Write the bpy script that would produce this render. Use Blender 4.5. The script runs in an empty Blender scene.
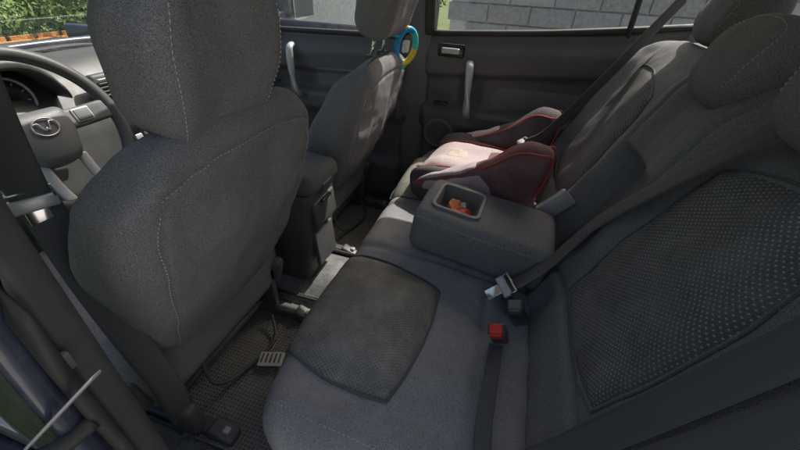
import bpy, math, random
from mathutils import Vector, Matrix, noise
from mathutils.bvhtree import BVHTree
random.seed(4)
scn=bpy.context.scene
V=Vector
def ss(a,b,x):
    if a==b: return float(x>a)
    t=max(0,min(1,(x-a)/(b-a)));return t*t*(3-2*t)
def interp(t,ks):
    if t<=ks[0][0]:return ks[0][1]
    for (a,va),(b,vb) in zip(ks,ks[1:]):
        if t<=b:
            s=(t-a)/(b-a);s=s*s*(3-2*s)*.5+s*.5
            return va+(vb-va)*s
    return ks[-1][1]
# ---------------------------------------------------------------- materials
def newmat(name):
    m=bpy.data.materials.new(name);m.use_nodes=True
    nt=m.node_tree;b=nt.nodes['Principled BSDF'];return m,nt,b
def col(c): return (c[0],c[1],c[2],1)
def mmath(nt,op,a,b=None,c=None):
    n=nt.nodes.new('ShaderNodeMath');n.operation=op
    for i,v in enumerate((a,b,c)):
        if v is None: continue
        if isinstance(v,(int,float)): n.inputs[i].default_value=v
        else: nt.links.new(v,n.inputs[i])
    return n.outputs[0]
def mixc(nt,fac,a,b):
    n=nt.nodes.new('ShaderNodeMix');n.data_type='RGBA'
    if isinstance(fac,(int,float)): n.inputs[0].default_value=fac
    else: nt.links.new(fac,n.inputs[0])
    for i,v in ((6,a),(7,b)):
        if isinstance(v,tuple): n.inputs[i].default_value=col(v)
        else: nt.links.new(v,n.inputs[i])
    return n.outputs[2]
def noise_n(nt,vec,scale,detail=2,rough=.6):
    n=nt.nodes.new('ShaderNodeTexNoise');n.inputs['Scale'].default_value=scale;n.inputs['Detail'].default_value=detail
    n.inputs['Roughness'].default_value=rough
    nt.links.new(vec,n.inputs['Vector']);return n.outputs['Fac']
def ramp(nt,fac,lo,hi,a=0.,b=1.):
    n=nt.nodes.new('ShaderNodeMapRange');n.inputs[1].default_value=lo;n.inputs[2].default_value=hi
    n.inputs[3].default_value=a;n.inputs[4].default_value=b
    nt.links.new(fac,n.inputs[0]);return n.outputs[0]
def bump(nt,b,h,strength,dist):
    n=nt.nodes.new('ShaderNodeBump');n.inputs['Strength'].default_value=strength;n.inputs['Distance'].default_value=dist
    nt.links.new(h,n.inputs['Height']);nt.links.new(n.outputs[0],b.inputs['Normal'])
def fabric(name,c,dust=(.46,.44,.41),dustamt=.10,weave=700,bumps=.6,stain=0,lint=.35):
    m,nt,b=newmat(name);co=nt.nodes.new('ShaderNodeTexCoord').outputs['Object']
    big=noise_n(nt,co,6,4,.7);fine=noise_n(nt,co,weave,0,.6)
    f=ramp(nt,big,.45,.72,0,dustamt)
    base=mixc(nt,ramp(nt,fine,.25,.75),tuple(x*.6 for x in c),tuple(x*1.4 for x in c))
    base=mixc(nt,f,base,dust)
    if lint:
        li=noise_n(nt,co,230,0,.3);base=mixc(nt,ramp(nt,li,.83,.86,0,lint),base,(.5,.49,.47))
    if stain:
        st=noise_n(nt,co,14,4,.7);base=mixc(nt,ramp(nt,st,.5,.72,0,stain),base,(.32,.28,.23))
    nt.links.new(base,b.inputs['Base Color']);b.inputs['Roughness'].default_value=.85
    b.inputs['Specular IOR Level'].default_value=.35
    bump(nt,b,fine,bumps,.0012)
    return m
def perf(name,c,ax=('X','Y'),p=.007,stain=.5,dotc=3.0,dr=.17,stc=(.42,.385,.34)):
    m,nt,b=newmat(name);co=nt.nodes.new('ShaderNodeTexCoord').outputs['Object']
    sx=nt.nodes.new('ShaderNodeSeparateXYZ');nt.links.new(co,sx.inputs[0])
    u=mmath(nt,'DIVIDE',sx.outputs[ax[0]],p*1.5);v=mmath(nt,'DIVIDE',sx.outputs[ax[1]],p)
    def lat(o):
        a=mmath(nt,'SUBTRACT',mmath(nt,'FRACT',mmath(nt,'ADD',u,o+100)),.5)
        d=mmath(nt,'SUBTRACT',mmath(nt,'FRACT',mmath(nt,'ADD',v,o+100)),.5)
        r=mmath(nt,'SQRT',mmath(nt,'ADD',mmath(nt,'MULTIPLY',mmath(nt,'MULTIPLY',a,a),1.6),mmath(nt,'MULTIPLY',d,d)))
        return ramp(nt,r,dr-.06,dr+.07,1,0)
    dots=mmath(nt,'MAXIMUM',lat(0),lat(.5))
    fine=noise_n(nt,co,800,0);st=noise_n(nt,co,13,5,.72)
    base=mixc(nt,ramp(nt,fine,.3,.7),tuple(x*.7 for x in c),tuple(x*1.3 for x in c))
    base=mixc(nt,ramp(nt,st,.42,.68,0,stain),base,stc)
    wear=ramp(nt,noise_n(nt,co,9,2),.3,.65,.45,1)
    base=mixc(nt,mmath(nt,'MULTIPLY',dots,wear),base,tuple(min(1,x*dotc) for x in c))
    nt.links.new(base,b.inputs['Base Color']);b.inputs['Roughness'].default_value=.9
    b.inputs['Specular IOR Level'].default_value=.2
    bump(nt,b,dots,.6,-.0012)
    return m
def plastic(name,c,rough=.5,grain=500,g=.3,spec=.5,dust=.08,metal=0,coat=0):
    m,nt,b=newmat(name);co=nt.nodes.new('ShaderNodeTexCoord').outputs['Object']
    big=noise_n(nt,co,9,3,.7)
    base=mixc(nt,ramp(nt,big,.45,.75,0,dust),tuple(c),(.38,.36,.33))
    nt.links.new(base,b.inputs['Base Color'])
    nt.links.new(ramp(nt,big,.3,.7,rough*.85,min(1,rough*1.2)),b.inputs['Roughness'])
    b.inputs['Specular IOR Level'].default_value=spec;b.inputs['Metallic'].default_value=metal
    b.inputs['Coat Weight'].default_value=coat
    if g>0: bump(nt,b,noise_n(nt,co,grain,0),g,.0006)
    return m
M={}
M['fab']=fabric('seat_fabric',(.200,.197,.209),dustamt=.14)
M['fabd']=fabric('seat_fabric_dark',(.12,.12,.127),dustamt=.08)
M['fabc']=fabric('cushion_fabric',(.270,.266,.283),dustamt=.35)
M['perfc']=perf('perforated_cushion',(.235,.218,.200),('X','Y'),p=.0066,stain=.75,dotc=.40,dr=.16)
M['perfb']=perf('perforated_back',(.120,.118,.121),('Y','Z'),p=.0074,stain=.2,dotc=4.2,dr=.13)
M['carpet']=fabric('carpet',(.13,.13,.135),dustamt=.5,weave=300,bumps=1)
M['plas']=plastic('black_plastic',(.085,.085,.089),.46)
M['plasg']=plastic('grey_plastic',(.17,.17,.178),.48)
M['door']=plastic('door_plastic',(.12,.12,.127),.48)
M['gloss']=plastic('gloss_black',(.02,.02,.022),.15,g=0)
M['silver']=plastic('silver_trim',(.60,.61,.63),.35,metal=.4,g=0)
M['chrome']=plastic('chrome',(.8,.8,.81),.15,metal=1,g=0,dust=0)
M['paint']=plastic('dark_blue_paint',(.05,.056,.092),.25,g=0,coat=.8,dust=.15)
M['rubber']=plastic('rubber_seal',(.045,.045,.045),.6)
def webbing():
    m,nt,b=newmat('belt_webbing');tc=nt.nodes.new('ShaderNodeTexCoord').outputs['UV']
    w=nt.nodes.new('ShaderNodeTexWave');w.inputs['Scale'].default_value=1;w.inputs['Distortion'].default_value=0
    mp=nt.nodes.new('ShaderNodeMapping');mp.inputs['Scale'].default_value=(9,0,1);nt.links.new(tc,mp.inputs[0]);nt.links.new(mp.outputs[0],w.inputs[0])
    w2=nt.nodes.new('ShaderNodeTexWave');w2.bands_direction='DIAGONAL';w2.inputs['Scale'].default_value=1
    mp2=nt.nodes.new('ShaderNodeMapping');mp2.inputs['Scale'].default_value=(20,80,1);nt.links.new(tc,mp2.inputs[0]);nt.links.new(mp2.outputs[0],w2.inputs[0])
    base=mixc(nt,w.outputs['Fac'],(.075,.075,.079),(.14,.14,.145));nt.links.new(base,b.inputs['Base Color'])
    b.inputs['Roughness'].default_value=.5;b.inputs['Specular IOR Level'].default_value=.4
    bump(nt,b,w2.outputs['Fac'],.4,.0008);return m
M['web']=webbing()
def flat(name,c,rough=.6,**k): return plastic(name,c,rough,g=0,**k)
M['stitch']=flat('stitch_thread',(.62,.62,.62),.8,dust=0)
M['red']=flat('red_plastic',(.80,.04,.025),.4)
M['redp']=flat('red_piping',(.55,.06,.055),.6)
M['headliner']=fabric('headliner',(.75,.74,.71),dustamt=0,lint=0)
M['boost']=fabric('booster_fabric_mauve',(.19,.085,.100),dustamt=.2)
M['boostk']=fabric('booster_fabric_black',(.085,.074,.082),dustamt=.15)
M['boostl']=fabric('booster_fabric_light',(.52,.42,.44),dustamt=.15)
def mat_rubber():
    m,nt,b=newmat('ribbed_rubber_mat');co=nt.nodes.new('ShaderNodeTexCoord').outputs['Object']
    sx=nt.nodes.new('ShaderNodeSeparateXYZ');nt.links.new(co,sx.inputs[0])
    def ln(o,p):
        a=mmath(nt,'ABSOLUTE',mmath(nt,'SUBTRACT',mmath(nt,'FRACT',mmath(nt,'ADD',mmath(nt,'DIVIDE',o,p),100)),.5))
        return ramp(nt,a,.22,.40,0,1)
    g=mmath(nt,'MAXIMUM',ln(sx.outputs['X'],.010),ln(sx.outputs['Y'],.010))
    big=noise_n(nt,co,8,4,.7)
    base=mixc(nt,g,(.12,.118,.113),(.24,.235,.225));base=mixc(nt,ramp(nt,big,.42,.72,0,.4),base,(.38,.35,.31))
    nt.links.new(base,b.inputs['Base Color']);b.inputs['Roughness'].default_value=.6
    bump(nt,b,g,1,.003);return m
M['mat']=mat_rubber()
def glassm():
    m,nt,b=newmat('window_glass');nt.nodes.remove(b)
    out=nt.nodes['Material Output'];t=nt.nodes.new('ShaderNodeBsdfTransparent');t.inputs[0].default_value=(.92,.95,.93,1)
    g=nt.nodes.new('ShaderNodeBsdfGlossy');g.inputs['Roughness'].default_value=.02
    fr=nt.nodes.new('ShaderNodeFresnel');fr.inputs[0].default_value=1.3
    mx=nt.nodes.new('ShaderNodeMixShader');nt.links.new(fr.outputs[0],mx.inputs[0]);nt.links.new(t.outputs[0],mx.inputs[1]);nt.links.new(g.outputs[0],mx.inputs[2])
    nt.links.new(mx.outputs[0],out.inputs[0]);return m
M['glass']=glassm()
# ---------------------------------------------------------------- mesh helpers
def mkobj(name,vs,fs,mat,smooth=True,uvs=None):
    me=bpy.data.meshes.new(name);me.from_pydata([tuple(v) for v in vs],[],fs);me.update()
    if smooth: me.polygons.foreach_set('use_smooth',[True]*len(me.polygons))
    if uvs:
        l=me.uv_layers.new()
        for i,lp in enumerate(me.loops): l.data[i].uv=uvs[lp.vertex_index]
    o=bpy.data.objects.new(name,me);scn.collection.objects.link(o)
    if mat: me.materials.append(M[mat] if isinstance(mat,str) else mat)
    return o
def axis_samples(h,r,n,k=4):
    r=min(r,h*.999);a=[-h+r*i/k for i in range(k+1)]
    inn=[-h+r+(2*(h-r))*i/n for i in range(1,n)]
    b=[h-r+r*i/k for i in range(k+1)]
    return a+inn+b
def rbox(name,h,r,n,fn,mat,k=4):
    h=[max(x,.0005) for x in h];r=min(r,*h)*.998
    S=[axis_samples(h[i],r,n[i] if isinstance(n,(tuple,list)) else n,k) for i in range(3)]
    vd={};vs=[];fs=[]
    def vert(p):
        key=tuple(round(c,6) for c in p)
        if key in vd:return vd[key]
        inn=V([max(-h[i]+r,min(h[i]-r,p[i])) for i in range(3)])
        d=V(p)-inn
        q=inn+d.normalized()*r if d.length>1e-9 else V(p)
        vd[key]=len(vs);vs.append(V(fn(*q)) if fn else q);return vd[key]
    for ax in range(3):
        a,b=(ax+1)%3,(ax+2)%3
        for s in (-1,1):
            for i in range(len(S[a])-1):
                for j in range(len(S[b])-1):
                    q=[]
                    for (ii,jj) in ((i,j),(i+1,j),(i+1,j+1),(i,j+1)):
                        p=[0,0,0];p[ax]=s*h[ax];p[a]=S[a][ii];p[b]=S[b][jj];q.append(vert(p))
                    if s<0:q.reverse()
                    if len(set(q))>=3: fs.append(tuple(dict.fromkeys(q)))
    return mkobj(name,vs,fs,mat)
def box(name,c,h,mat,r=.004,rot=None,n=1):
    R=rot if rot else Matrix.Identity(3);c=V(c)
    return rbox(name,h,r,n,lambda x,y,z:c+R@V((x,y,z)),mat,k=2)
def rotm(x=0,y=0,z=0):
    return (Matrix.Rotation(math.radians(z),3,'Z')@Matrix.Rotation(math.radians(y),3,'Y')@Matrix.Rotation(math.radians(x),3,'X'))
def smoothpts(pts,sub=6):
    pts=[V(p) for p in pts];out=[]
    for i in range(len(pts)-1):
        p0=pts[max(i-1,0)];p1=pts[i];p2=pts[i+1];p3=pts[min(i+2,len(pts)-1)]
        for s in range(sub):
            t=s/sub
            out.append(.5*((2*p1)+(p2-p0)*t+(2*p0-5*p1+4*p2-p3)*t*t+(3*p1-p0-3*p2+p3)*t**3))
    out.append(pts[-1]);return out
def tube(name,pts,r,mat,seg=10,sub=5,closed=False,caps=True,flat=1.0,up=V((0,0,1))):
    if sub>1:
        if closed:
            P=[V(p) for p in pts];n0=len(P);out=[]
            for i in range(n0):
                p0,p1,p2,p3=P[i-1],P[i],P[(i+1)%n0],P[(i+2)%n0]
                for s in range(sub):
                    t=s/sub;out.append(.5*((2*p1)+(p2-p0)*t+(2*p0-5*p1+4*p2-p3)*t*t+(3*p1-p0-3*p2+p3)*t**3))
            pts=out
        else: pts=smoothpts(pts,sub)
    pts=[V(p) for p in pts];n=len(pts);vs=[];fs=[]
    for i,p in enumerate(pts):
        a=pts[(i-1)%n] if (closed or i>0) else p;b=pts[(i+1)%n] if (closed or i<n-1) else p
        t=(b-a).normalized();s=t.cross(up)
        if s.length<.05: s=t.cross(V((0,1,.1)))
        s.normalize();w=s.cross(t)
        rr=r(i/(n-1)) if callable(r) else r
        for j in range(seg):
            an=2*math.pi*j/seg;vs.append(p+s*math.cos(an)*rr+w*math.sin(an)*rr*flat)
    m=n if closed else n-1
    for i in range(m):
        for j in range(seg):
            i2=(i+1)%n;fs.append((i*seg+j,i*seg+(j+1)%seg,i2*seg+(j+1)%seg,i2*seg+j))
    if not closed and caps:
        fs.append(tuple(reversed(range(seg))));fs.append(tuple((n-1)*seg+j for j in range(seg)))
    return mkobj(name,vs,fs,mat)
def ribbon(name,pts,side,w,mat='web',th=.0014,sub=8):
    if isinstance(side,list): sd=smoothpts(side,sub)
    P=smoothpts(pts,sub);n=len(P)
    if not isinstance(side,list): sd=[V(side)]*n
    vs=[];fs=[];uvs=[];L=0;K=6
    for i,p in enumerate(P):
        if i: L+=(p-P[i-1]).length
        t=(P[min(i+1,n-1)]-P[max(i-1,0)]).normalized()
        s=sd[i]-t*sd[i].dot(t);s.normalize();nn=s.cross(t)
        for k in range(K+1):
            a=k/K*2-1
            vs.append(p+s*a*w/2+nn*th*(1 if abs(a)<.9 else .3));uvs.append((a*.5+.5,L/w))
        for k in range(K,-1,-1):
            a=k/K*2-1
            vs.append(p+s*a*w/2-nn*th*(1 if abs(a)<.9 else .3));uvs.append((a*.5+.5,L/w))
    m=2*(K+1)
    for i in range(n-1):
        for j in range(m): fs.append((i*m+j,i*m+(j+1)%m,(i+1)*m+(j+1)%m,(i+1)*m+j))
    fs.append(tuple(range(m)));fs.append(tuple((n-1)*m+j for j in reversed(range(m))))
    return mkobj(name,vs,fs,mat,uvs=uvs)
def pad(name,quad,surf,H,mat,n=28,sink=.006,pw=6):
    vs=[];fs=[]
    for i in range(n+1):
        for j in range(n+1):
            a=i/n*2-1;b=j/n*2-1
            a=math.sin(a*math.pi/2);b=math.sin(b*math.pi/2)
            k=.72
            a2=a*math.sqrt(1-b*b/2*k*.6);b2=b*math.sqrt(1-a*a/2*k*.6)
            s=(a2+1)/2;t=(b2+1)/2
            u=(quad[0][0]*(1-s)+quad[1][0]*s)*(1-t)+(quad[3][0]*(1-s)+quad[2][0]*s)*t
            v=(quad[0][1]*(1-s)+quad[1][1]*s)*(1-t)+(quad[3][1]*(1-s)+quad[2][1]*s)*t
            P,Nn=surf(u,v);e=max(abs(a),abs(b))
            h=H*(1-e**pw)*(.70+.30*(1-a*a)*(1-b*b))-sink*(e**14)
            vs.append(P+Nn*h)
    for i in range(n):
        for j in range(n):
            fs.append((i*(n+1)+j,(i+1)*(n+1)+j,(i+1)*(n+1)+j+1,i*(n+1)+j+1))
    return mkobj(name,vs,fs,mat)
def pad_edge(quad,surf,lift,n=60):
    k=.72;out=[]
    for q in range(4):
        for i in range(n//4):
            s_=-1+2*i/(n//4);s_=math.sin(s_*math.pi/2)
            a,b=((s_,-1),(1,s_),(-s_,1),(-1,-s_))[q]
            a2=a*math.sqrt(1-b*b/2*k*.6);b2=b*math.sqrt(1-a*a/2*k*.6)
            s=(a2+1)/2;t=(b2+1)/2
            u=(quad[0][0]*(1-s)+quad[1][0]*s)*(1-t)+(quad[3][0]*(1-s)+quad[2][0]*s)*t
            v=(quad[0][1]*(1-s)+quad[1][1]*s)*(1-t)+(quad[3][1]*(1-s)+quad[2][1]*s)*t
            P,Nn=surf(u,v);out.append(P+Nn*lift)
    return out
def joinall(name,objs):
    for o in bpy.context.selected_objects:o.select_set(False)
    for o in objs:o.select_set(True)
    bpy.context.view_layer.objects.active=objs[0];bpy.ops.object.join();objs[0].name=name;return objs[0]
def stitch(name,target,pts,mat='stitch',step=.0075,ln=.0046,r=.0007,off=.0006,sub=12):
    me=target.data;bv=BVHTree.FromPolygons([v.co.copy() for v in me.vertices],[tuple(p.vertices) for p in me.polygons])
    P=smoothpts(pts,sub);Q=[]
    for p in P:
        h=bv.find_nearest(p)
        if h[0] is None: continue
        Q.append((h[0],h[1]))
    vs=[];fs=[];tot=0;cum=[0]
    for a,b in zip(Q,Q[1:]): tot+=(b[0]-a[0]).length;cum.append(tot)
    def at(s):
        for k in range(len(cum)-1):
            if cum[k+1]>=s:
                t=(s-cum[k])/max(1e-9,cum[k+1]-cum[k]);return Q[k][0].lerp(Q[k+1][0],t),Q[k][1].lerp(Q[k+1][1],t)
        return Q[-1]
    s=0
    while s+ln<tot:
        a,na=at(s);b,nb=at(s+ln);t=(b-a)
        if t.length>1e-6:
            t.normalize();sd=t.cross(na).normalized();b0=len(vs)
            for p,k in ((a,.4),((a+b)/2,1),(b,.4)):
                up=na*(off+r*(.2 if k<1 else 1.2))
                vs+= [p+sd*r*k+up*.5,p+up+na*r*k*.6,p-sd*r*k+up*.5,p-na*.0004]
            for q in (0,4):
                for j in range(4): fs.append((b0+q+j,b0+q+(j+1)%4,b0+q+4+(j+1)%4,b0+q+4+j))
            fs.append((b0,b0+3,b0+2,b0+1));fs.append((b0+8,b0+9,b0+10,b0+11))
        s+=step
    return mkobj(name,vs,fs,mat)
def group(name,objs,c=None):
    objs=[o for o in objs if o]
    bpy.context.view_layer.update()
    if c is None:
        pts=[o.matrix_world@V(b) for o in objs for b in o.bound_box]
        c=V([(min(p[i] for p in pts)+max(p[i] for p in pts))/2 for i in range(3)])
    e=bpy.data.objects.new(name,None);e.location=c;e.empty_display_size=.1;scn.collection.objects.link(e)
    for o in objs:
        o.parent=e;o.matrix_parent_inverse=Matrix.Translation(-V(c))
    return e
def wn(x,y,z,f,a): return a*noise.noise(V((x*f,y*f,z*f)))
# ================================================================= REAR BENCH
def zc(x,y):
    z=.338-.035*ss(-.30,0,x)
    for c in (-.38,.38): z+=.012*ss(.16,.30,abs(y-c))-.006
    for g in (-.125,.125): z-=.010*math.exp(-((y-g)/.008)**2)
    z-=.008*math.exp(-((x+.185)/.007)**2)*(1 if abs(y)<.125 else 0)
    z-=.007*math.exp(-((x+.10+.10*(y+.38)**2)/.008)**2)*(1 if abs(y+.38)<.24 else 0)
    for (cx,cy,an,ln) in ((-.06,-.30,2.7,.12),(-.07,-.38,2.2,.10),(-.05,-.24,3.3,.09),(-.12,-.58,2.9,.14)):
        dx,dy=x-cx,y-cy;l=dx*math.cos(an)+dy*math.sin(an);w_=-dx*math.sin(an)+dy*math.cos(an)
        z-=.005*math.exp(-(w_/.009)**2)*ss(-.01,.02,l)*(1-ss(ln*.4,ln,l))
    z+=wn(x,y,0,14,.005)+wn(x,y,3,40,.0014)
    return z
def cushfn(x,y,z):
    t=(z+.16)/.32
    X=-.235+x+.05*(1-t)*(x<0)*1.0; Y=y
    ztop=zc(X,Y)
    Z=.02+(z+.16)/.32*(ztop-.02)
    cy=max(0,(abs(y)-.52)/.16)
    if x<0: X+= .05*cy**2*(-x/.265)
    return (X,Y,Z)
cush=rbox('cushion',(.265,.68,.16),.055,(60,150,6),cushfn,'fabc',k=6)
def csurf2(x,y):
    z=zc(max(x,-.46),y)
    if x<-.44: z-=(-.44-x)**2*9
    return V((x,y,z)),V((-.45*ss(-.40,-.50,x),0,1)).normalized()
def cpad(nm,s):
    q=[(-.512,s*.52),(-.240,s*.575),(-.203,s*.215),(-.510,s*.155)]
    if s<0: q=[q[3],q[2],q[1],q[0]]
    return [pad(nm,q,csurf2,.044,'perfc',n=44,pw=5),tube('insert_piping',pad_edge(q,csurf2,.002),.0026,'fabd',seg=8,sub=2,closed=True)]
pads=cpad('seat_insert_1',-1)+cpad('seat_insert_2',1)
S=V((.40,0,.917)).normalized();Nf=V((-.917,0,.40)).normalized();B0=V((.0,0,.285))
def bh(y,u):
    h=0
    for c in (-.37,.37):
        d=abs(y-c)
        h+=.020*ss(.17,.24,d)*(1-ss(.27,.34,d))
    for g in (-.135,.115): h-=.014*math.exp(-((y-g)/.007)**2)
    h-=.010*math.exp(-((u-.135)/.009)**2)*(1 if abs(abs(y)-.38)<.25 else 0)
    rec=ss(-.125,-.118,y)*(1-ss(.098,.105,y))*(1-ss(.40,.415,u))
    h-=.075*rec
    h-=.03*ss(.54,.66,u)
    h+=wn(y,u,1,11,.006)+wn(y,u,5,38,.0014)
    return h
def bsurf(y,u):
    return B0+S*u+V((0,y,0))+Nf*(.0+bh(y,u)),Nf
def backfn(x,y,z):
    u=z+.32;t=(-x+.06)/.12
    P=B0+S*u+V((0,y,0))+Nf*(-x-.06)
    P+=Nf*bh(y,u)*ss(.1,.9,t)
    e=max(0,(abs(y)-.5)/.18)
    P-=S*.06*e*e*ss(.4,.6,u)
    return P
back=rbox('backrest',(.06,.68,.34),.045,(3,220,70),backfn,'fab',k=6)
def flipq(q): return [q[3],q[2],q[1],q[0]]
bq1=flipq([(-.545,.15),(-.205,.13),(-.215,.53),(-.50,.58)]);bq2=flipq([(.19,.13),(.545,.15),(.50,.58),(.22,.53)])
bp1=pad('back_insert_1',bq1,bsurf,.016,'perfb',n=40,pw=8)
bp2=pad('back_insert_2',bq2,bsurf,.016,'perfb',n=40,pw=8)
bpp=[tube('insert_piping',pad_edge(q,bsurf,.001),.0022,'fabd',seg=8,sub=2,closed=True) for q in (bq1,bq2)]
def headrest(nm,c,w,hh,th,lean,mat='fab',bot=.74):
    R=rotm(y=lean);c=V(c)
    def fn(x,y,z):
        t=(z+hh)/(2*hh)
        s=1-(1-bot)*(1-t)**2.2-.14*ss(.6,1,t)
        yy=y*s;xx=x*(1.05-.20*(1-t)**2-.33*ss(.5,1,t))
        xx+=.28*(yy*yy)/w*.6
        zz=z-.12*(abs(y)/w)**3*z*(1 if z>0 else .7)
        xx+=wn(yy+c[1]*3,zz,1,18,.004)
        return c+R@V((xx,yy,zz))
    return rbox(nm,(th,w,hh),min(th*.95,.05),(6,22,18),fn,mat,k=7),(lambda x,y,z:V(fn(x,y,z)))
rh=[];rst=[]
for i,(x,y,w,hh,z0) in enumerate(((.252,-.352,.135,.095,.915),(.262,-.0,.13,.088,.880),(.365,.41,.135,.095,.955))):
    o,f=headrest('headrest_%d'%(i+1),(x,y,z0),w,hh,.055,22)
    rh.append(o)
    s=stitch('headrest_seam_%d'%(i+1),o,[f(-.055,-w*.78,-hh*.6),f(-.055,-w*.78,-hh*.2),f(-.05,-w*.7,hh*.6),f(-.045,-w*.3,hh*.85),f(-.045,w*.3,hh*.85),f(-.05,w*.7,hh*.6),f(-.055,w*.78,-hh*.2),f(-.055,w*.78,-hh*.6)])
    rst.append(s)
ac=V((-.150,-.025,.405));Ra=rotm(y=7.0,z=-3)
def armf(x,y,z):
    yy=y*(1-.04*ss(-.1,-.19,x));zz=z+(.006*(1-(y/.115)**2) if z>0 else 0)+wn(x,y,z,16,.003)
    return ac+Ra@V((x,yy,zz))
arm=rbox('armrest_body',(.185,.115,.062),.026,(24,16,6),armf,'fab',k=5)
cut=rbox('cut',(.058,.062,.055),.018,2,lambda x,y,z:ac+Ra@V((x-.085,y,z+.072)),'plas',k=4)
bm_=arm.modifiers.new('b','BOOLEAN');bm_.object=cut;bm_.operation='DIFFERENCE';bm_.solver='EXACT'
bpy.context.view_layer.objects.active=arm;arm.select_set(True)
bpy.ops.object.modifier_apply(modifier='b');bpy.data.objects.remove(cut)
def rrect(cx,cy,hx,hy,r,z,n=5):
    o=[]
    for qx,qy,a0 in ((1,1,0),(-1,1,90),(-1,-1,180),(1,-1,270)):
        for k in range(n+1):
            a=math.radians(a0+90*k/n);o.append((cx+qx*(hx-r)+math.cos(a)*r,cy+qy*(hy-r)+math.sin(a)*r,z))
    return o
def ringloft(name,rings,mat,fn=lambda p:V(p),capend=True):
    vs=[];fs=[];m=len(rings[0])
    for r in rings: vs+=[fn(p) for p in r]
    for i in range(len(rings)-1):
        for j in range(m): fs.append((i*m+j,i*m+(j+1)%m,(i+1)*m+(j+1)%m,(i+1)*m+j))
    if capend: fs.append(tuple((len(rings)-1)*m+j for j in range(m)))
    return mkobj(name,vs,fs,mat)
toarm=lambda p:ac+Ra@V(p)
tray=ringloft('cup_tray',[rrect(-.085,0,.068,.072,.02,.064),rrect(-.085,0,.066,.070,.02,.0725),rrect(-.085,0,.058,.062,.017,.0725),rrect(-.085,0,.055,.059,.016,.066),rrect(-.085,0,.050,.054,.016,.022)],'plasg',fn=toarm)
tray.modifiers.new('e','EDGE_SPLIT').split_angle=math.radians(40)
red1=rbox('wrapper_red',(.024,.016,.008),.006,6,lambda x,y,z:toarm(V((x-.07,y-.012+.3*x,z+.036+wn(x,y,z,60,.014)))),'red')
red2=rbox('wrapper_orange',(.018,.022,.006),.005,6,lambda x,y,z:toarm(V((x-.098,y+.018,z+.034+wn(x,y,z,70,.014)))),flat('orange_wrapper',(.7,.25,.08),.4))
red3=rbox('wrapper_white',(.014,.010,.005),.004,5,lambda x,y,z:toarm(V((x-.08,y+.035,z+.036+wn(x,y,z,70,.012)))),flat('white_wrapper',(.6,.58,.55),.4))
ast=stitch('armrest_seam',arm,[armf(-.17,-.108,.045),armf(-.08,-.112,.045),armf(0,-.112,.045),armf(.08,-.112,.045),armf(.165,-.110,.045)],step=.009)
rec=box('recess_panel',B0+S*.22+Nf*(-.055)+V((0,-.01,0)),(.004,.10,.19),'plasg',rot=rotm(y=23.6))
lit_edge=box('recess_lit_edge',(.035,.099,.46),(.028,.008,.050),'silver',r=.006,rot=rotm(y=38))  # silver block standing in for the lit edge of the armrest recess
def cur(x,y,lift=.0): return V((x,y,zc(max(x,-.455),y)+lift))
pip=[stitch('cushion_seam',cush,[cur(-.46,-.62),cur(-.3,-.635),cur(-.1,-.64)],step=.009)]
group('rear_bench_seat',[cush,back,arm,tray,ast,rec,lit_edge,bp1,bp2]+pads+rh+rst+pip+bpp)
group('snack_wrapper',[red1,red2,red3])
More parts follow.
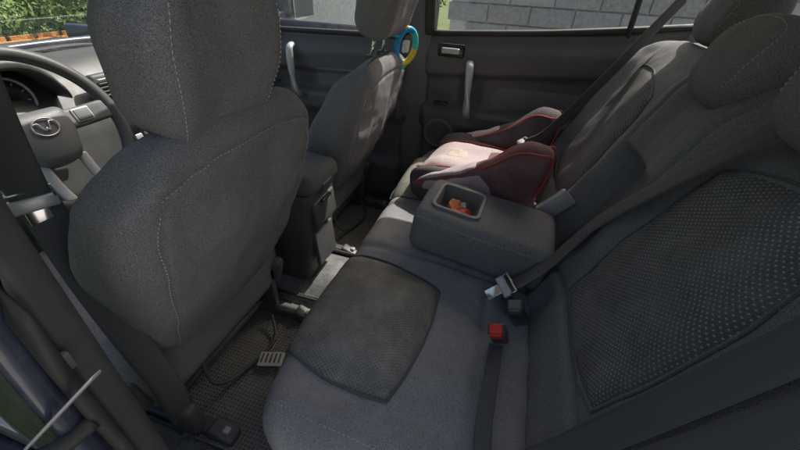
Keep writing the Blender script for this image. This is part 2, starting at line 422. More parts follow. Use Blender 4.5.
# ================================================================= FRONT SEATS
def front_seat(y0,hx,hy_,hz,dz,tag):
    objs=[]
    def bf(x,y,z):
        t=(z+.29)/.58
        w=interp(t,[(0,.78),(.25,.92),(.62,1.04),(.85,1.0),(1,.84)])
        yy=y*w
        cx=-.80+.19*t
        th=interp(t,[(0,1.25),(.5,1.1),(1,.72)])
        xx=x*th
        if x>0: xx+=.022*(1-(y/.25)**2)*interp(t,[(0,.4),(.6,1),(1,.3)])-.02*ss(.35,.0,t)
        else: xx+=.03*(1-abs(y)/.25)-.03*ss(.7,1,abs(y)/.25)
        zz=.515+z-.042*(abs(y)/.25)**3*ss(.6,1,t)
        zz+=.050*(1-t)**1.5*(1-.35*(1-(y/.25)**2))
        if dz: zz-= .04*t
        if x>0:
            xx-=.005*math.exp(-((abs(y)-.200)/.005)**2)*(1-ss(.80,.86,t))
            xx-=.005*math.exp(-((t-.86-.03*(1-(y/.25)**2))/.010)**2)*(1 if abs(y)<.2 else 0)
            xx+=.004*math.sin(t*26+y*18+y0*9)*math.exp(-((abs(y)-.17)/.05)**2)*ss(.05,.3,t)*(1-ss(.6,.8,t))
        xx+=wn(yy,zz,y0,10,.009)+wn(yy,zz,y0+4,30,.0025)
        return V((cx+xx,y0+yy,zz))
    b=rbox('backrest',(.068,.25,.29),.058,(6,90,110),bf,'fab',k=8);objs.append(b)
    for s in (-1,1):
        objs.append(stitch('side_seam',b,[bf(.064,s*.206,-.25),bf(.064,s*.206,-.1),bf(.064,s*.206,.1),bf(.064,s*.203,.195)],step=.008))
    objs.append(stitch('top_seam',b,[bf(.06,-.20,.212),bf(.06,-.1,.222),bf(.06,0,.226),bf(.06,.1,.222),bf(.06,.20,.212)],step=.008))
    h,f=headrest('headrest',(hx,hy_,hz),.138 if tag==0 else .145,.125,.070,14,bot=.80)
    objs.append(h)
    for s in (-1,1):
        objs.append(stitch('headrest_seam',h,[f(.060,s*.110,-.12),f(.065,s*.115,-.05),f(.065,s*.118,.03),f(.06,s*.113,.10)],step=.008))
        objs.append(tube('headrest_post',[(hx-.035,hy_+s*.055,.72),(hx-.01,hy_+s*.055,hz-.09)],.0065,'chrome',sub=1))
        objs.append(box('post_collar',(hx-.03,hy_+s*.055,.785-.03*(dz!=0)),(.016,.014,.008),'plas',r=.005))
    def cf(x,y,z):
        t=(x+.25)/.5
        zz=.22+z+(.03*ss(.17,.25,abs(y)) if z>0 else 0)+.03*(1-t)*(z>0)
        return V((-1.02+x,y0+y*(.92+.08*t),zz))
    objs.append(rbox('cushion',(.27,.255,.09),.05,(14,20,4),cf,'fab',k=5))
    for s in (-1,1):
        objs.append(box('recliner_cover',(-.86,y0+s*.252,.20),(.09,.014,.045),'plas',r=.012,rot=rotm(y=-12)))
        objs.append(box('seat_rail',(-.93,y0+s*.20,.035),(.28,.018,.016),'plas',r=.004))
        objs.append(box('rail_foot',(-.66,y0+s*.20,.03),(.035,.022,.022),'plas',r=.008,rot=rotm(y=20)))
        objs.append(box('rail_bolt',(-.645,y0+s*.20,.052),(.008,.008,.005),'silver',r=.002))
        objs.append(box('side_bracket',(-.80,y0+s*.19,.13),(.05,.012,.09),'plas',r=.006))
        objs.append(box('hinge_cover',(-.77,y0+s*.215,.20),(.035,.020,.05),'plas',r=.015,rot=rotm(y=15)))
    objs.append(box('under_panel',(-.80,y0,.20),(.03,.19,.05),'plas',r=.012,rot=rotm(y=10)))
    objs.append(tube('cable',[(-.78,y0-.1,.15),(-.74,y0-.12,.08),(-.72,y0-.05,.04),(-.70,y0+.08,.03),(-.75,y0+.15,.06)],.005,'plas'))
    objs.append(tube('cross_bar',[(-.79,y0-.2,.10),(-.79,y0+.2,.10)],.012,'plas',sub=1))
    return group('car_seat',objs)
front_seat(-.39,-.615,-.428,.890,0,0)
front_seat(.375,-.60,.395,.935,-.04,1)
# ================================================================= CONSOLE
cobs=[]
def conf(x,y,z):
    t=(z+.2)/.4
    return V((-.93+x+(.035*t-.02 if x>0 else 0)*1.0,.01+y*(.9+.1*t),.235+z))
cobs.append(rbox('console_body',(.25,.095,.19),.02,(10,6,10),conf,'plas',k=4))
cobs.append(rbox('armrest_lid',(.17,.103,.034),.028,(12,10,2),lambda x,y,z:V((-.82+x,.01+y*(1-.06*(x>.1)),.455+z+.006*(1-(y/.1)**2)*(z>0))),'fabd',k=6))
cobs.append(box('lid_latch',(-.652,.01,.435),(.006,.03,.012),'plas',r=.004))
cobs.append(box('ashtray_cover',(-.667,.01,.345),(.008,.068,.045),'plas',r=.007,rot=rotm(y=-5)))
cobs.append(box('ashtray_lip',(-.657,.01,.385),(.005,.03,.004),'gloss',r=.002))
cobs.append(box('rear_pocket',(-.675,.01,.20),(.008,.062,.065),'plas',r=.007,rot=rotm(y=-5)))
cobs.append(box('shifter_plate',(-1.2,.01,.40),(.12,.08,.012),'gloss',r=.006,rot=rotm(y=6)))
cobs.append(tube('gear_lever',[(-1.2,.0,.41),(-1.19,.0,.48),(-1.18,.0,.52)],lambda t:.012+.012*t,'gloss'))
group('center_console',cobs)
# ================================================================= STEERING WHEEL
sw=[];wc=V((-1.16,-.375,.655))
Rw=Matrix.Rotation(math.radians(62),3,'Y')
def W(x,y,z): return wc+Rw@V((x,y,z))
rim=[W(.178*math.cos(a*math.pi/24),.178*math.sin(a*math.pi/24),0) for a in range(48)]
sw.append(tube('rim',rim,.0155,'plas',seg=12,sub=2,closed=True))
sw.append(rbox('airbag_hub',(.058,.072,.022),.02,(8,10,2),lambda x,y,z:W(x+.012+.012*(1-(y/.072)**2)*(x>0),y*(1-.30*ss(-.02,.06,x)),z-.01+.014*(1-(x/.07)**2)*(1-(y/.08)**2)*(z>0)),'plasg',k=5))
for s in (-1,1):
    sw.append(rbox('spoke',(.024,.06,.010),.008,(4,8,2),lambda x,y,z,s=s:W(x*1.0-.01,s*(.115+y),z-.012+.010*ss(.1,.17,.118+y)),'plasg',k=3))
    sw.append(box('spoke_buttons',W(-.012,s*.105,.001),(.014,.018,.003),'plasg',r=.002,rot=Rw))
    sw.append(box('spoke_button_trim',W(-.012,s*.105,-.001),(.017,.022,.003),'silver',r=.003,rot=Rw))
    sw.append(rbox('lower_spoke',(.052,.011,.008),.006,(6,2,2),lambda x,y,z,s=s:W(.118+x,s*.045+y,z-.012+.010*ss(.12,.17,.115+x)),'silver',k=3))
el=[W(.020*math.cos(a*math.pi/12)-.002,.026*math.sin(a*math.pi/12),.028) for a in range(24)]
sw.append(tube('badge_ring',el,.0022,'chrome',seg=8,sub=1,closed=True))
sw.append(tube('badge_wing',[W(-.010,-.023,.028),W(-.012,-.012,.029),W(.006,-.0045,.029),W(.0,0,.029),W(.006,.0045,.029),W(-.012,.012,.029),W(-.010,.023,.028)],.0020,'chrome',seg=8,sub=3))
sw.append(rbox('column',(.09,.045,.1),.03,(3,3,3),lambda x,y,z:W(x*.6,y,z-.14),'plas'))
for s in (-1,1): sw.append(tube('stalk',[W(-.01,s*.04,-.06),W(-.02,s*.12,-.05),W(-.02,s*.17,-.045)],.008,'plas'))
group('steering_wheel',sw)
# ================================================================= DASHBOARD
db=[]
def dashf(x,y,z):
    t=(z+.16)/.32
    X=-1.55+x+.06*(1-t)*(x>0)-.08*ss(.5,1,t)*(x>0)
    Z=.56+z+ .045*math.exp(-((y+.37)/.16)**4)*(z>0)*ss(-.25,.1,x) + .02*math.exp(-((y-.0)/.2)**4)*(z>0)
    return V((X,y,Z))
db.append(rbox('dash_body',(.24,.68,.16),.05,(14,60,10),dashf,'plas',k=5))
db.append(rbox('cluster_hood',(.08,.17,.012),.01,(8,16,1),lambda x,y,z:V((-1.36+x,-.37+y,.775+z-.10*(abs(y)/.17)**4)),'plas'))
for y,r in ((-.43,.05),(-.31,.05),(-.37,.026)):
    c=V((-1.335,y,.69));Rg=Matrix.Rotation(math.radians(70),3,'Y')
    db.append(tube('gauge_ring',[c+Rg@V((r*math.cos(a*math.pi/12),r*math.sin(a*math.pi/12),0)) for a in range(24)],.004,'silver',seg=6,sub=1,closed=True))
    db.append(ringloft('gauge_face',[[(r*.95*math.cos(a*math.pi/12),r*.95*math.sin(a*math.pi/12),-.002) for a in range(24)]],'gloss',fn=lambda p:c+Rg@V(p)))
    for a in range(9):
        an=math.radians(130+a*35);p=V((r*.75*math.sin(an),r*.75*math.cos(an),.0))
        db.append(box('tick',c+Rg@p,(.0035,.0012,.0006),'stitch',r=.0003,rot=Rg@rotm(z=-math.degrees(an)+90)))
db.append(box('center_stack',(-1.30,0,.52),(.03,.125,.15),'plasg',r=.015,rot=rotm(y=-20)))
for s in (-1,1):
    db.append(box('vent_frame',(-1.30,s*.075,.68),(.02,.062,.035),'plas',r=.012,rot=rotm(y=-15)))
    for k in range(5): db.append(box('vent_slat',(-1.276,s*.075,.66+.011*k),(.004,.052,.0018),'silver' if k==4 else 'plasg',r=.001))
db.append(box('radio',(-1.268,0,.575),(.006,.105,.03),'gloss',r=.005,rot=rotm(y=-20)))
for k in range(6): db.append(box('button',(-1.26,-.08+.032*k,.525),(.006,.012,.008),'silver' if k in(0,5) else 'plas',r=.002,rot=rotm(y=-20)))
for s in (-1,0,1):
    c=V((-1.235,s*.075,.46));db.append(tube('knob',[c,c+V((.02,0,.005))],.018,'silver',seg=16,sub=1))
db.append(box('glovebox',(-1.33,.38,.50),(.012,.19,.08),'plasg',r=.01,rot=rotm(y=-15)))
group('dashboard',db)
# ================================================================= FAR DOORS
def door_panel(x0,x1,pull,hand,spk,belt):
    nx,nz=150,90;vs=[];fs=[]
    z0=.06
    def d(x,z,zb):
        h=.0
        rr=math.hypot(x-spk[0],z-spk[1]);pod=1-ss(spk[2]*1.12,spk[2]*1.35,rr)
        h+=.028*ss(zb-.02,zb-.08,z)
        h-=.030*ss(zb-.14,zb-.17,z)
        h+=.050*ss(.535,.505,z)
        h-=.030*ss(.46,.40,z)
        h+=.035*ss(.26,.20,z)*ss(x0+.1,x0+.2,x)
        h-=.020*math.exp(-((x-pull)/.045)**4)*math.exp(-((z-.56)/.10)**6)
        h=h*(1-pod)+.046*pod
        e=min(x-x0,x1-x);h-=.03*(1-ss(0,.03,e))
        return h
    for i in range(nx+1):
        x=x0+(x1-x0)*i/nx;zb=belt(x)
        for j in range(nz+1):
            z=z0+(zb-z0)*j/nz
            vs.append(V((x,.715-d(x,z,zb)+(.02*((zb-z)<.006)),z)))
    for i in range(nx):
        for j in range(nz): fs.append((i*(nz+1)+j,(i+1)*(nz+1)+j,(i+1)*(nz+1)+j+1,i*(nz+1)+j+1))
    objs=[mkobj('door_trim',vs,fs,'door')]
    ins=pad('door_insert',[(pull+.07,.525),(x1-.04,.535),(x1-.06,.635),(pull+.07,.63)],lambda u,v:(V((u,.715-d(u,v,belt(u)),v)),V((0,-1,0))),.008,'fab')
    objs.append(ins)
    yy=.665
    objs.append(tube('pull_handle',[(pull-.012,yy+.02,.71),(pull-.006,yy-.018,.695),(pull,yy-.028,.61),(pull+.004,yy-.022,.53),(pull+.006,yy+.01,.495)],.0160,'silver',seg=12,flat=.7))
    objs.append(box('handle_recess',(hand,.690,.748),(.055,.010,.026),'gloss',r=.012))
    objs.append(rbox('door_handle',(.036,.006,.011),.005,4,lambda x,y,z:V((hand+x,.672+y-.01*x,.748+z)),'silver'))
    objs.append(box('window_switch',(pull-.11,.655,.548),(.03,.018,.006),'gloss',r=.004))
    y_s=.715-.046-.003
    objs.append(tube('speaker_ring',[V((spk[0]+spk[2]*math.cos(a*math.pi/16),y_s,spk[1]+spk[2]*math.sin(a*math.pi/16))) for a in range(32)],.007,'plasg',seg=8,sub=1,closed=True,up=V((0,1,0))))
    for k in range(1,8):
        rr=spk[2]*k/8
        objs.append(tube('speaker_grille',[V((spk[0]+rr*math.cos(a*math.pi/12),y_s+.001-.006*(1-(k/8)**2),spk[1]+rr*math.sin(a*math.pi/12))) for a in range(24)],.0028,'plasg',seg=6,sub=1,closed=True,up=V((0,1,0))))
    objs.append(rbox('outer_skin',((x1-x0)/2+.01,.012,.36),.01,(20,2,20),lambda x,y,z:V(((x0+x1)/2+x,.80+y-.04*((z)/.36)**2+.0,.44+z)),'paint'))
    P=[V((x0+.02,.725,belt(x0)+.004)),V(((x0+x1)/2,.725,belt((x0+x1)/2)+.004)),V((x1,.725,belt(x1)+.004))]
    objs.append(tube('window_seal',P,.012,'rubber',seg=8))
    return objs
beltl=lambda x:.800+.075*(x+.47)+(.02*ss(.1,.4,x))
rd=door_panel(-.535,.42,-.325,-.42,(-.435,.410,.060),beltl)
rd.append(tube('window_frame',[(-.52,.715,.80),(-.515,.66,.98),(-.50,.585,1.17)],.022,'rubber',seg=8))
rd.append(tube('quarter_divider',[(.20,.725,.84),(.18,.66,1.0),(.15,.59,1.15)],.010,'rubber',seg=8))
rd.append(mkobj('window_pane',[V((-.50,.722,.80)),V((.45,.722,.88)),V((.36,.59,1.14)),V((-.48,.585,1.17))],[(0,1,2,3)],'glass'))
group('car_door',rd)
beltf=lambda x:.775+.03*(x+.6)
fd=door_panel(-1.50,-.60,-1.13,-1.27,(-1.32,.25,.08),beltf)
fd.append(tube('window_frame',[(-.62,.715,.79),(-.62,.66,.98),(-.62,.585,1.17)],.018,'rubber',seg=8))
fd.append(mkobj('window_pane',[V((-1.50,.722,.76)),V((-.62,.722,.79)),V((-.62,.585,1.17)),V((-1.1,.585,1.13))],[(0,1,2,3)],'glass'))
fd.append(rbox('mirror_shell',(.05,.11,.072),.045,(4,8,6),lambda x,y,z:V((-1.26+x,.93+y,.850+z)),'paint',k=6))
fd.append(rbox('mirror_glass',(.004,.090,.055),.003,(1,4,4),lambda x,y,z:V((-1.209+x,.93+y,.850+z)),'chrome'))
fd.append(box('mirror_arm',(-1.27,.78,.805),(.025,.07,.02),'paint',r=.01))
group('car_door',fd)
# ================================================================= BODY
bd=[]
bd.append(rbox('floor_carpet',(.90,.70,.02),.01,(60,40,1),lambda x,y,z:V((-.90+x,y,-.02+z+(.085*math.exp(-(y/.14)**4)+wn(x,y,0,12,.006))*(z>0))),'carpet'))
bd.append(box('rear_floor',(.45,0,.0),(.46,.70,.03),'carpet'))
for s in (-1,1):
    px=-.60 if s>0 else -.685
    def bpf(x,y,z,s=s,px=px):
        t=(z+.58)/1.16
        w=interp(t,[(0,1.5),(.12,1.15),(.5,1.0),(1,.8)])
        ln_=.13 if s>0 else .115
        return V((px+x*w+(.05*t if s>0 else 0),s*(.738+y-ln_*ss(.62,1.05,t)-.02*ss(.1,0,t)),.61+z))
    bd.append(rbox('b_pillar_trim',(.065,.026,.58),.02,(6,3,40),bpf,'plasg' if s>0 else 'plas',k=4))
    bd.append(rbox('door_sill_trim',(.85,.045,.035),.018,(30,4,2),lambda x,y,z,s=s:V((-.75+x,s*(.715+y),.045+z)),'plas'))
    bd.append(rbox('rocker_paint',(1.6,.05,.07),.03,(30,4,3),lambda x,y,z,s=s:V((-.55+x,s*(.80+y),-.05+z)),'paint'))
    yo=.770
    bd.append(tube('door_seal',[(-.50,s*(yo-.02),1.10),(-.515,s*yo,.7),(-.515,s*yo,.3),(-.46,s*yo,.12),(-.36,s*yo,.085),(.1,s*yo,.085),(.3,s*yo,.15)] if s>0 else [(-.60,-.655,1.10),(-.608,-.705,.92),(-.610,-.765,.74),(-.605,-.768,.3),(-.56,-.768,.13),(-.46,-.768,.085),(.1,-.768,.085),(.3,-.768,.15)],.010,'rubber'))
    bd.append(rbox('rear_quarter_inner',(.25,.05,.26),.04,(6,3,6),lambda x,y,z,s=s:V((.62+x,s*(.73+y),.62+z)),'plasg'))
    bd.append(tube('a_pillar',[(-1.72,s*.70,.74),(-1.45,s*.66,.93),(-1.10,s*.58,1.12),(-.9,s*.56,1.18)],.035,'plasg',flat=.7))
    bd.append(tube('roof_rail',[(-.9,s*.56,1.18),(-.4,s*.565,1.205),(.3,s*.56,1.18),(.65,s*.58,1.08),(1.05,s*.64,.93)],.035,'plasg',flat=.8))
    bd.append(rbox('rear_fender',(.55,.03,.30),.02,(12,2,8),lambda x,y,z,s=s:V((1.05+x,s*(.80+y-.03*(z/.3)**2),.55+z)),'paint'))
    bd.append(rbox('front_fender',(.55,.03,.26),.02,(12,2,8),lambda x,y,z,s=s:V((-2.07+x,s*(.80+y-.04*(x/.55)**2),.42+z)),'paint'))
bd.append(rbox('b_pillar_paint',(.075,.018,.36),.015,(4,2,10),lambda x,y,z:V((-.695+x,-.790+y+.012*(z/.36)**2,.40+z)),'paint'))
bd.append(rbox('roof',(.80,.58,.012),.01,(20,16,1),lambda x,y,z:V((-.15+x,y,1.235+z-.03*(x/.8)**2-.03*(y/.58)**2)),'paint'))
bd.append(rbox('headliner',(.79,.56,.006),.005,(20,16,1),lambda x,y,z:V((-.15+x,y,1.212+z-.03*(x/.8)**2-.03*(y/.58)**2)),'headliner'))
bd.append(rbox('parcel_shelf',(.28,.66,.02),.015,(6,10,1),lambda x,y,z:V((.65+x,y,.83+z)),'fabd'))
bd.append(box('boot_lid',(1.35,0,.86),(.35,.72,.02),'paint',r=.015))
bd.append(box('tail_panel',(1.68,0,.5),(.02,.72,.36),'paint',r=.015))
bd.append(rbox('bonnet',(.50,.74,.02),.015,(12,12,1),lambda x,y,z:V((-2.15+x,y,.66+z+.08*(x/.5)-.05*(y/.74)**2)),'paint'))
bd.append(box('nose_panel',(-2.64,0,.35),(.03,.74,.26),'paint',r=.02))
bd.append(box('cowl',(-1.74,0,.70),(.10,.70,.03),'plas',r=.01))
bd.append(box('firewall',(-1.62,0,.3),(.02,.70,.3),'carpet',r=.01))
bd.append(mkobj('windshield',[V((-1.72,-.68,.76)),V((-1.72,.68,.76)),V((-.92,.55,1.19)),V((-.92,-.55,1.19))],[(0,1,2,3)],'glass'))
bd.append(mkobj('rear_window',[V((1.05,-.62,.90)),V((1.05,.62,.90)),V((.65,.55,1.16)),V((.65,-.55,1.16))],[(0,1,2,3)],'glass'))
for z in (.20,.66): bd.append(box('door_hinge',(-.70,-.825,z),(.03,.030,.022),'paint',r=.008))
bd.append(rbox('check_strap',(.055,.008,.003),.0025,(6,1,1),lambda x,y,z:V((-.600+x*.75,-.795+x*.62+y*.8,.525+x*.9+z)),'silver',k=2))
bd.append(box('check_strap_bracket',(-.612,-.765,.572),(.005,.012,.014),'plasg',r=.003))
bd.append(tube('door_wiring_gaiter',[(-.61,-.775,.46),(-.63,-.82,.45),(-.68,-.87,.45)],.012,'rubber'))
bd.append(box('scuff_plate',(-1.15,-.735,.084),(.33,.022,.003),'silver',r=.002))
for sx,sy in ((-2.1,-.72),(-2.1,.72),(1.05,-.72),(1.05,.72)):
    c=V((sx,sy,-.05))
    bd.append(tube('tyre',[c+V((.25*math.cos(a*math.pi/16),0,.25*math.sin(a*math.pi/16))) for a in range(32)],.075,'rubber',seg=10,sub=1,closed=True,up=V((0,1,0))))
    bd.append(tube('wheel_rim',[c-V((0,.06,0)),c+V((0,.06,0))],.19,'silver',seg=24,sub=1))
group('car_body',bd)
od=[]
Ro=Matrix.Rotation(math.radians(-72),3,'Z');oc=V((-.77,-.88,0))
def O(x,y,z): return oc+Ro@V((x,y,z))
od.append(rbox('door_skin',(.42,.03,.36),.02,(10,2,8),lambda x,y,z:O(x+.42,y,z+.44),'paint'))
od.append(rbox('door_trim',(.40,.02,.33),.018,(10,2,8),lambda x,y,z:O(x+.42,y+.045,z+.44),'plas'))
od.append(tube('window_frame',[O(.02,0,.80),O(.1,0,1.15),O(.6,0,1.15),O(.84,0,.82)],.018,'rubber',sub=2))
group('car_door',od)
# ================================================================= MATS
def fmat(x0,x1,y0,y1):
    cx,cy=(x0+x1)/2,(y0+y1)/2;hx,hy=(x1-x0)/2,(y1-y0)/2
    def fn(x,y,z):
        e=max(abs(x)/hx,abs(y)/hy)
        return V((cx+x,cy+y,.078*math.exp(-((cy+y)/.14)**4)*1.08+.014+z+.010*ss(.93,.99,e)*(z>0)+wn(x,y,2,9,.008)+.03*ss(.7,1,x/hx*-1)))
    m=rbox('mat_sheet',(hx,hy,.004),.003,(50,50,1),fn,'mat')
    rim=tube('mat_rim',[fn(x,y,.004)+V((0,0,-.004)) for x,y in [(-hx+.006,-hy+.03),(-hx+.006,0),(-hx+.006,hy-.03),(-hx+.03,hy-.006),(0,hy-.006),(hx-.03,hy-.006),(hx-.006,hy-.03),(hx-.006,0),(hx-.006,-hy+.03),(hx-.03,-hy+.006),(0,-hy+.006),(-hx+.03,-hy+.006)]],.006,'rubber',closed=True)
    return [m,rim],fn
a,fn1=fmat(-1.02,-.50,-.62,-.13)
group('floor_mat',a)
lab=[rbox('label_sheet',(.035,.022,.0015),.001,(6,4,1),lambda x,y,z:V((-.665+x*.95-y*.3,-.375+y+x*.3,.041+z+wn(x,y,0,30,.004))),flat('white_label',(.62,.62,.58),.6))]
for k in range(5): lab.append(box('label_line',(-.665+.012*(k-2),-.375+.0036*(k-2),.0465),(.0022,.016,.0008),'plas',r=.0004,rot=rotm(z=17)))
group('paper_label',lab)
a,_=fmat(-1.02,-.50,.14,.60);group('floor_mat',a)
cr=flat('crumb',(.45,.40,.32),.8)
vs=[];fs=[]
for i in range(70):
    if i<45: x=random.uniform(-.45,-.05);y=random.uniform(-.62,.0);z=zc(x,y)+.001+(.03 if (-.48<x<-.22 and -.54<y<-.19) else 0)
    else: x=random.uniform(-.9,-.55);y=random.uniform(-.55,-.2);z=.034
    r=random.uniform(.0007,.0018);b0=len(vs)
    for q in ((1,0,0),(0,1,0),(-1,0,0),(0,-1,0),(0,0,1),(0,0,-1)): vs.append(V((x,y,z))+V(q)*r*random.uniform(.6,1.3))
    for f in ((0,1,4),(1,2,4),(2,3,4),(3,0,4),(1,0,5),(2,1,5),(3,2,5),(0,3,5)): fs.append(tuple(b0+k for k in f))
mkobj('crumbs',vs,fs,cr,smooth=False)
# ================================================================= BELTS
def buckle_tongue(p,d,nn):
    d=V(d).normalized();nn=V(nn).normalized();s=d.cross(nn).normalized();nn=s.cross(d).normalized()
    R=Matrix((s,d,nn)).transposed()
    a=box('tongue_grip',V(p),(.030,.011,.006),'silver',r=.004,rot=R)
    b=box('tongue_plate',V(p)-d*.028,(.014,.020,.0018),'chrome',r=.001,rot=R)
    c=tube('tongue_loop',[V(p)+R@V(q) for q in ((-.028,.006,.004),(-.028,.022,.004),(.028,.022,.004),(.028,.006,.004))],.003,'chrome',sub=1,seg=8)
    return [a,b,c]
pm=[(-.050,-.205,.360),(-.005,-.185,.395),(.045,-.160,.445),(.106,-.135,.545),(.17,-.20,.69),(.235,-.275,.83),(.285,-.31,.93),(.36,-.34,.93),(.46,-.36,.86)]
b1=ribbon('strap',[V(p)+Nf*.024 for p in pm],V((.15,.9,.15)),.052)
o=[b1]+buckle_tongue(V(pm[0])+Nf*.024+V((0,0,.006)),V(pm[1])-V(pm[0]),V((-.3,-.3,.9)))
o+= [ribbon('strap_lower',[V(pm[0])+Nf*.018-V((0,0,.006)),(-.06,-.22,.345),(-.03,-.23,.325),(.01,-.24,.28)],V((.5,.6,.1)),.045)]
group('seat_belt',o)
Rb=rotm(x=28,y=-18,z=0)
def buck(c,red):
    c=V(c)
    return [rbox('buckle_body',(.018,.014,.036),.006,(3,3,4),lambda x,y,z:c+Rb@V((x,y,z)),'plas'),
    box('release_button',c+Rb@V((0,-.001,.036)),(.0135,.010,.005),red,r=.002,rot=Rb),
    box('release_face',c+Rb@V((-.001,-.0128,.024)),(.0125,.003,.013),red,r=.002,rot=Rb)]
bb=buck((-.070,-.335,.355),'red')
bb.append(ribbon('buckle_strap',[(-.070,-.35,.335),(-.072,-.40,.341),(-.075,-.48,.341),(-.075,-.56,.339),(-.06,-.66,.325)],V((1,0.1,.1)),.030))
group('belt_buckle',bb)
bb=buck((-.035,-.245,.350),'plasg');group('belt_buckle',bb)
b=[]
b.append(ribbon('lap_strap',[(-.08,-.665,.33),(-.03,-.62,.34),(.045,-.60,.44),(.12,-.595,.60),(.20,-.59,.78),(.28,-.58,.93)],V((.2,-.9,.1)),.047))
b.append(ribbon('shoulder_strap',[(-.05,-.70,.30),(.02,-.665,.40),(.12,-.655,.60),(.22,-.645,.80),(.32,-.62,.96)],V((.2,-.9,.1)),.047))
for q in b:
    for v in q.data.vertices: v.co+=Nf*.024
group('seat_belt',b)
pf=[(-.065,.345,.530),(.0,.39,.565),(.12,.46,.72),(.22,.53,.86),(.30,.59,.97)]
b=[ribbon('strap',[V(p)+Nf*.012 for p in pf],V((-.5,-.55,.5)),.047)]+buckle_tongue(V(pf[0])+Nf*.012,V(pf[1])-V(pf[0]),V((-.4,-.4,.8)))
b.append(ribbon('lap_strap',[V(pf[0])+Nf*.014-V((0,0,.004)),(-.10,.30,.485),(-.09,.22,.44),(-.02,.16,.40)],V((.7,.1,.5)),.045))
group('seat_belt',b)
b=[ribbon('upper_strap',[(-.72,-.60,1.10),(-.715,-.635,.95),(-.735,-.64,.83),(-.785,-.625,.69)],V((.45,.9,0)),.047),
   ribbon('lower_strap',[(-.785,-.620,.685),(-.755,-.630,.55),(-.715,-.635,.40),(-.700,-.63,.28),(-.72,-.62,.12),(-.74,-.61,.04)],V((.45,.9,0)),.050)]
b+=buckle_tongue((-.783,-.628,.69),(.0,-.0,1),(.9,-.4,.3))
b.append(box('belt_anchor_cover',(-.72,-.615,.12),(.035,.018,.05),'plas',r=.015))
group('seat_belt',b)
# ================================================================= BOOSTER
bo=[]
Rz=rotm(z=-6);bc=V((-.205,.345,.345))
def BW(x,y,z): return bc+Rz@V((x,y,z))
def basef(x,y,z):
    t=(z+.055)/.11
    zz=z+.055+(.03*ss(.12,.2,abs(y))-.014*(1-ss(0,.12,abs(y))) if z>0 else 0)+ (-.022*ss(-.12,-.215,x) if z>0 else 0)
    return BW(x*(.93+.07*t),y,zz+wn(x,y,z,20,.004))
bo.append(rbox('booster_base',(.215,.205,.055),.045,(18,18,4),basef,'boostk',k=5))
bo.append(pad('booster_seat_panel',[(-.205,-.125),(.15,-.125),(.15,.125),(-.205,.125)],lambda u,v:(V(basef(u,v,.055)),V((0,0,1))),.020,'boostl'))
bo.append(pad('booster_centre_panel',[(.0,-.075),(.16,-.085),(.16,.085),(.0,.075)],lambda u,v:(V(basef(u,v,.055))+V((0,0,.015)),V((0,0,1))),.008,'boost',n=16))
bo.append(pad('booster_print_panel',[(-.13,-.038),(-.05,-.038),(-.05,.038),(-.13,.038)],lambda u,v:(V(basef(u,v,.055))+V((0,0,.019)),V((0,0,1))),.003,fabric('booster_print',(.60,.48,.42),dustamt=.2,stain=.9),n=12))
for s in (-1,1):
    def armb(x,y,z,s=s):
        t=(x+.19)/.38
        top=interp(t,[(0,.010),(.2,.045),(.42,.080),(.60,.125),(.80,.205),(1,.195)])
        q=(z+.05)/.10
        zz=.05+q*(top+.02)
        fat=1+.75*ss(.4,.9,t)*q
        return BW(x+.05*q*ss(.45,1,t),s*(.176+y*fat+.014*q),zz+wn(x,y,z,24,.005))
    bo.append(rbox('booster_armrest',(.19,.036,.05),.034,(24,4,8),armb,'boost' if s<0 else 'boostk',k=6))
    for yy_ in (-.025,.025):
        bo.append(tube('red_piping',[armb(x,yy_,.043) for x in (-.17,-.1,-.03,.04,.10,.15,.178)]+[armb(.188,yy_*.9,.01),armb(.188,yy_*.9,-.03)],.0026,'redp',seg=8))
    bo.append(pad('armrest_top_panel',[(-.175,-.028),(.02,-.028),(.02,.028),(-.175,.028)],lambda u,v:(armb(u,v,.050),V((0,0,1))),.006,'boostl',n=16))
    bo.append(pad('armrest_side_panel',[(-.16,-.035),(.10,-.035),(.04,.030),(-.15,.030)],lambda u,v,s=s:(armb(u,.036,v),Rz@V((0,s,0))),.006,'boostl',n=16))
bo.append(tube('red_piping_front',[BW(-.205,-.17,.055),BW(-.212,0,.05),BW(-.205,.17,.055)],.003,'redp',seg=8))
for yv in (-.128,.128):
    bo.append(tube('red_piping_seat',[V(basef(x,yv,.055))+V((0,0,.005)) for x in (-.20,-.1,0,.08,.15)],.0025,'redp',seg=8))
group('child_booster_seat',bo)
# ================================================================= TOY
tb=[];tc=V((-.555,.500,.775))
blue=flat('toy_blue',(.03,.34,.70),.35);yel=flat('toy_yellow',(.85,.65,.06),.35);teal=flat('toy_teal',(.05,.65,.65),.35);whi=flat('toy_white',(.75,.75,.72),.4)
Rt=rotm(x=10,y=0,z=55)
def T(x,y,z): return tc+Rt@V((x*1.2,y*1.2,z*1.2))
def arc(r,a0,a1,n=10,y=0): return [T(r*math.cos(math.radians(a0+(a1-a0)*i/n)),y,r*1.35*math.sin(math.radians(a0+(a1-a0)*i/n))) for i in range(n+1)]
tb.append(tube('ring_blue',arc(.036,60,250),.011,blue))
tb.append(tube('ring_yellow',arc(.036,250,350),.011,yel))
tb.append(tube('ring_teal',arc(.036,-10,60),.011,teal))
tb.append(tube('hanger_strap',[T(-.03,0,.03),T(-.05,.01,.032),T(-.085,.03,.036)],.010,teal,flat=.6))
tb.append(rbox('inner_wheel',(.012,.006,.018),.006,3,lambda x,y,z:T(x,y,z),whi))
tb.append(tube('charm',[T(-.005,0,.052),T(-.03,0,.06),T(-.05,0,.05)],.008,yel))
tb.append(tube('charm_lower',[T(.01,0,-.05),T(.0,0,-.062),T(-.012,0,-.058)],.007,teal))
group('hanging_toy',tb)
